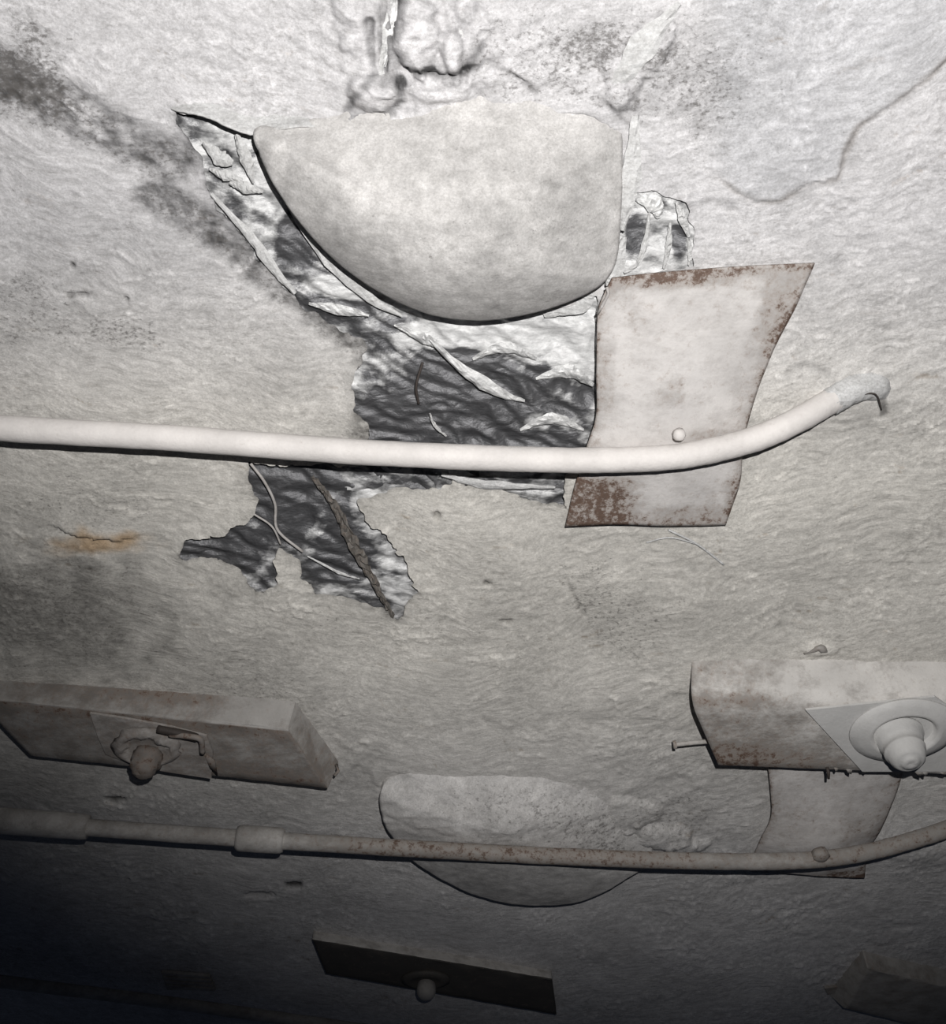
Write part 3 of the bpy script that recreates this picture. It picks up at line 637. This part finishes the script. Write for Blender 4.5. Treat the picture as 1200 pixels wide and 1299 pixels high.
ribbon('torn_metal', [(168,930,.092),(200,936,.112),(226,950,.108),(246,968,.090)], .060, M_fit_old, (1.5,1.2), .007, 905, .02, parent=hlp)
ribbon('torn_metal', [(150,915,.084),(170,925,.10),(180,940,.09)], .045, M_fit_old, (1.5,1.2), .006, 911, .01, parent=hlp)
# right housing
B, Cc, dr = ((876,890),(1340,890)), ((912,972),(1340,988)), .088
hr = housing('pale rounded box lamp at right with a clean flared socket', [(878,828),(1340,834)], B, [above(*Cc[0], dr), above(*Cc[1], dr)], Cc, dr, M_box_pale, 930, .045, .06,
             lambda t, s_: .20*ss(.30, .0, t)+.50*math.exp(-((s_-.84)/.11)**2)*ss(.55, .1, t)+.40*math.exp(-((s_-.36)/.07)**2)*ss(.42, .1, t)+.12*(s_ > .45)-.45*(s_ < .36)*ss(.25, .45, t))
hrp = flat_plate('mounting_plate', [(1022,901),(1100,893),(1186,884),(1216,905),(1290,985),(1200,979),(1094,979)], .097, .006, M_fitting, hr, .06)
cx, cy, _ = at(1146,927,.098)
v, f = lathe([(.122,-.002),(.120,.004),(.100,.009),(.082,.016),(.075,.0165),(.070,.011),(.066,-.004),(.0,-.004)], cx, cy, CEIL-.098, 56, sy=.80); link('socket_ring', v, f, M_fitting, hrp)
cx, cy, _ = at(1139,934,.10)
v, f = lathe([(.058,-.004),(.057,.004),(.050,.006),(.049,.024),(.046,.026),(.0445,.042),(.046,.044),(.045,.050),(.0405,.053),(.039,.066),(.036,.068),(.035,.074),(.028,.078),(.020,.079),(.018,.084),(.008,.085),(.002,.083)], cx, cy, CEIL-.10, 36, wob=.001); link('lamp_holder', v, f, M_fitting, hrp)
v, f = tube([at(905,940,.05), at(880,942,.05), at(862,944,.05), at(858,944.5,.05)], [.0055]*4, 10); hbolt = link('bolt', v, f, M_pipe_old, hr, attrs={'rust': np.full(len(v), .15)})
v, f = tube([at(858,944.5,.05), at(854,945,.05)], [.011, .010], 12); link('bolt_head', v, f, M_pipe_old, hbolt, attrs={'rust': np.full(len(v), .35)})
v, f = tube([at(1049,973,.09), at(1051,980,.10), at(1051,988,.106)], [.004, .004, .003], 6); link('hanging_sliver', v, f, M_dark, hr)
v, f = tube(smooth_line([at(1020,829,.0), at(1032,825,.010), at(1040,822,.014), at(1050,827,.004)], 14), np.interp(np.linspace(0,1,14), [0,.6,.75,1], [.003,.006,.010,.003]), 8, .001, 4); link('wire_knot', v, f, M_box, hr, attrs={'rust': np.full(14*8, .3)})
rng = random.Random(4)
for k in range(9):
    x0 = 1060+k*16+rng.uniform(-4, 4)
    if 1100 < x0 < 1150: continue
    y0 = np.interp(x0, [912,1340], [971,987])
    w_ = rng.uniform(5, 15); e_ = rng.uniform(1, 6)
    v = [at(x0, y0-3, .088), at(x0+w_, y0-2, .088), at(x0+w_*rng.uniform(.5, .9), y0+e_, .091), at(x0+w_*.3, y0+e_*.5, .09)]
    o = link('paint_flake', v, [(0,1,2,3)], M_box_pale, hr, attrs={'rust': [.3]*4}); solidify(o, .0015)
# far housing, bottom middle
B, Cc, dr = ((396,1192),(700,1242)), ((414,1236),(706,1288)), .036
hm = housing('dim box lamp at bottom centre, only its near face lit', [above(*B[0], dr), above(*B[1], dr)], B, [above(*Cc[0], dr), above(*Cc[1], dr)], Cc, dr, M_box_shade, 950, .005, .05, near_mat=M_box_pale)  # lit and shaded sides set by material: pale near face, dark body
v, f = lathe([(.07,-.002),(.07,.006),(.05,.014),(.044,.012),(.0,.004)], *at(540,1242,.037)[:2], CEIL-.036, 32, sy=.6); link('socket_ring', v, f, M_box_shade, hm)
v, f = lathe([(.028,-.002),(.027,.03),(.022,.040),(.014,.046),(.003,.048)], *at(541,1248,.04)[:2], CEIL-.038, 20); link('lamp_holder', v, f, M_box, hm)
# far housing, bottom right
B, Cc, dr = ((1100,1228),(1360,1290)), ((1072,1280),(1360,1350)), .050
hb = housing('dark box lamp in the bottom right corner, cut by the frame', [(1092,1200),(1360,1262)], B, [(1046,1256),above(*Cc[1], dr)], Cc, dr, M_box, 970, .005, .15)
flat_plate('end_flange', [(1046,1254),(1064,1252),(1070,1258),(1050,1262)], .012, .016, M_box, hb, .3)

# small slatted grille, far left
gr = thing('vent_grille', 'small dim slatted vent grille near the bottom left corner', 'vent', at(238,1246,0))
flat_plate('back_plate', [(204,1233),(266,1238),(274,1256),(212,1256)], .004, .010, M_fit_old, gr, .1)
for k in range(4):
    t0 = k*5.2; flat_plate('slat', [(205+k*2,1234+t0),(266+k*2,1239+t0),(267+k*2,1242+t0),(206+k*2,1237+t0)], .012, .009, M_fit_old, gr, .1)

for o in bpy.data.objects:
    if '_b' in o: del o['_b']
bpy.context.view_layer.update()
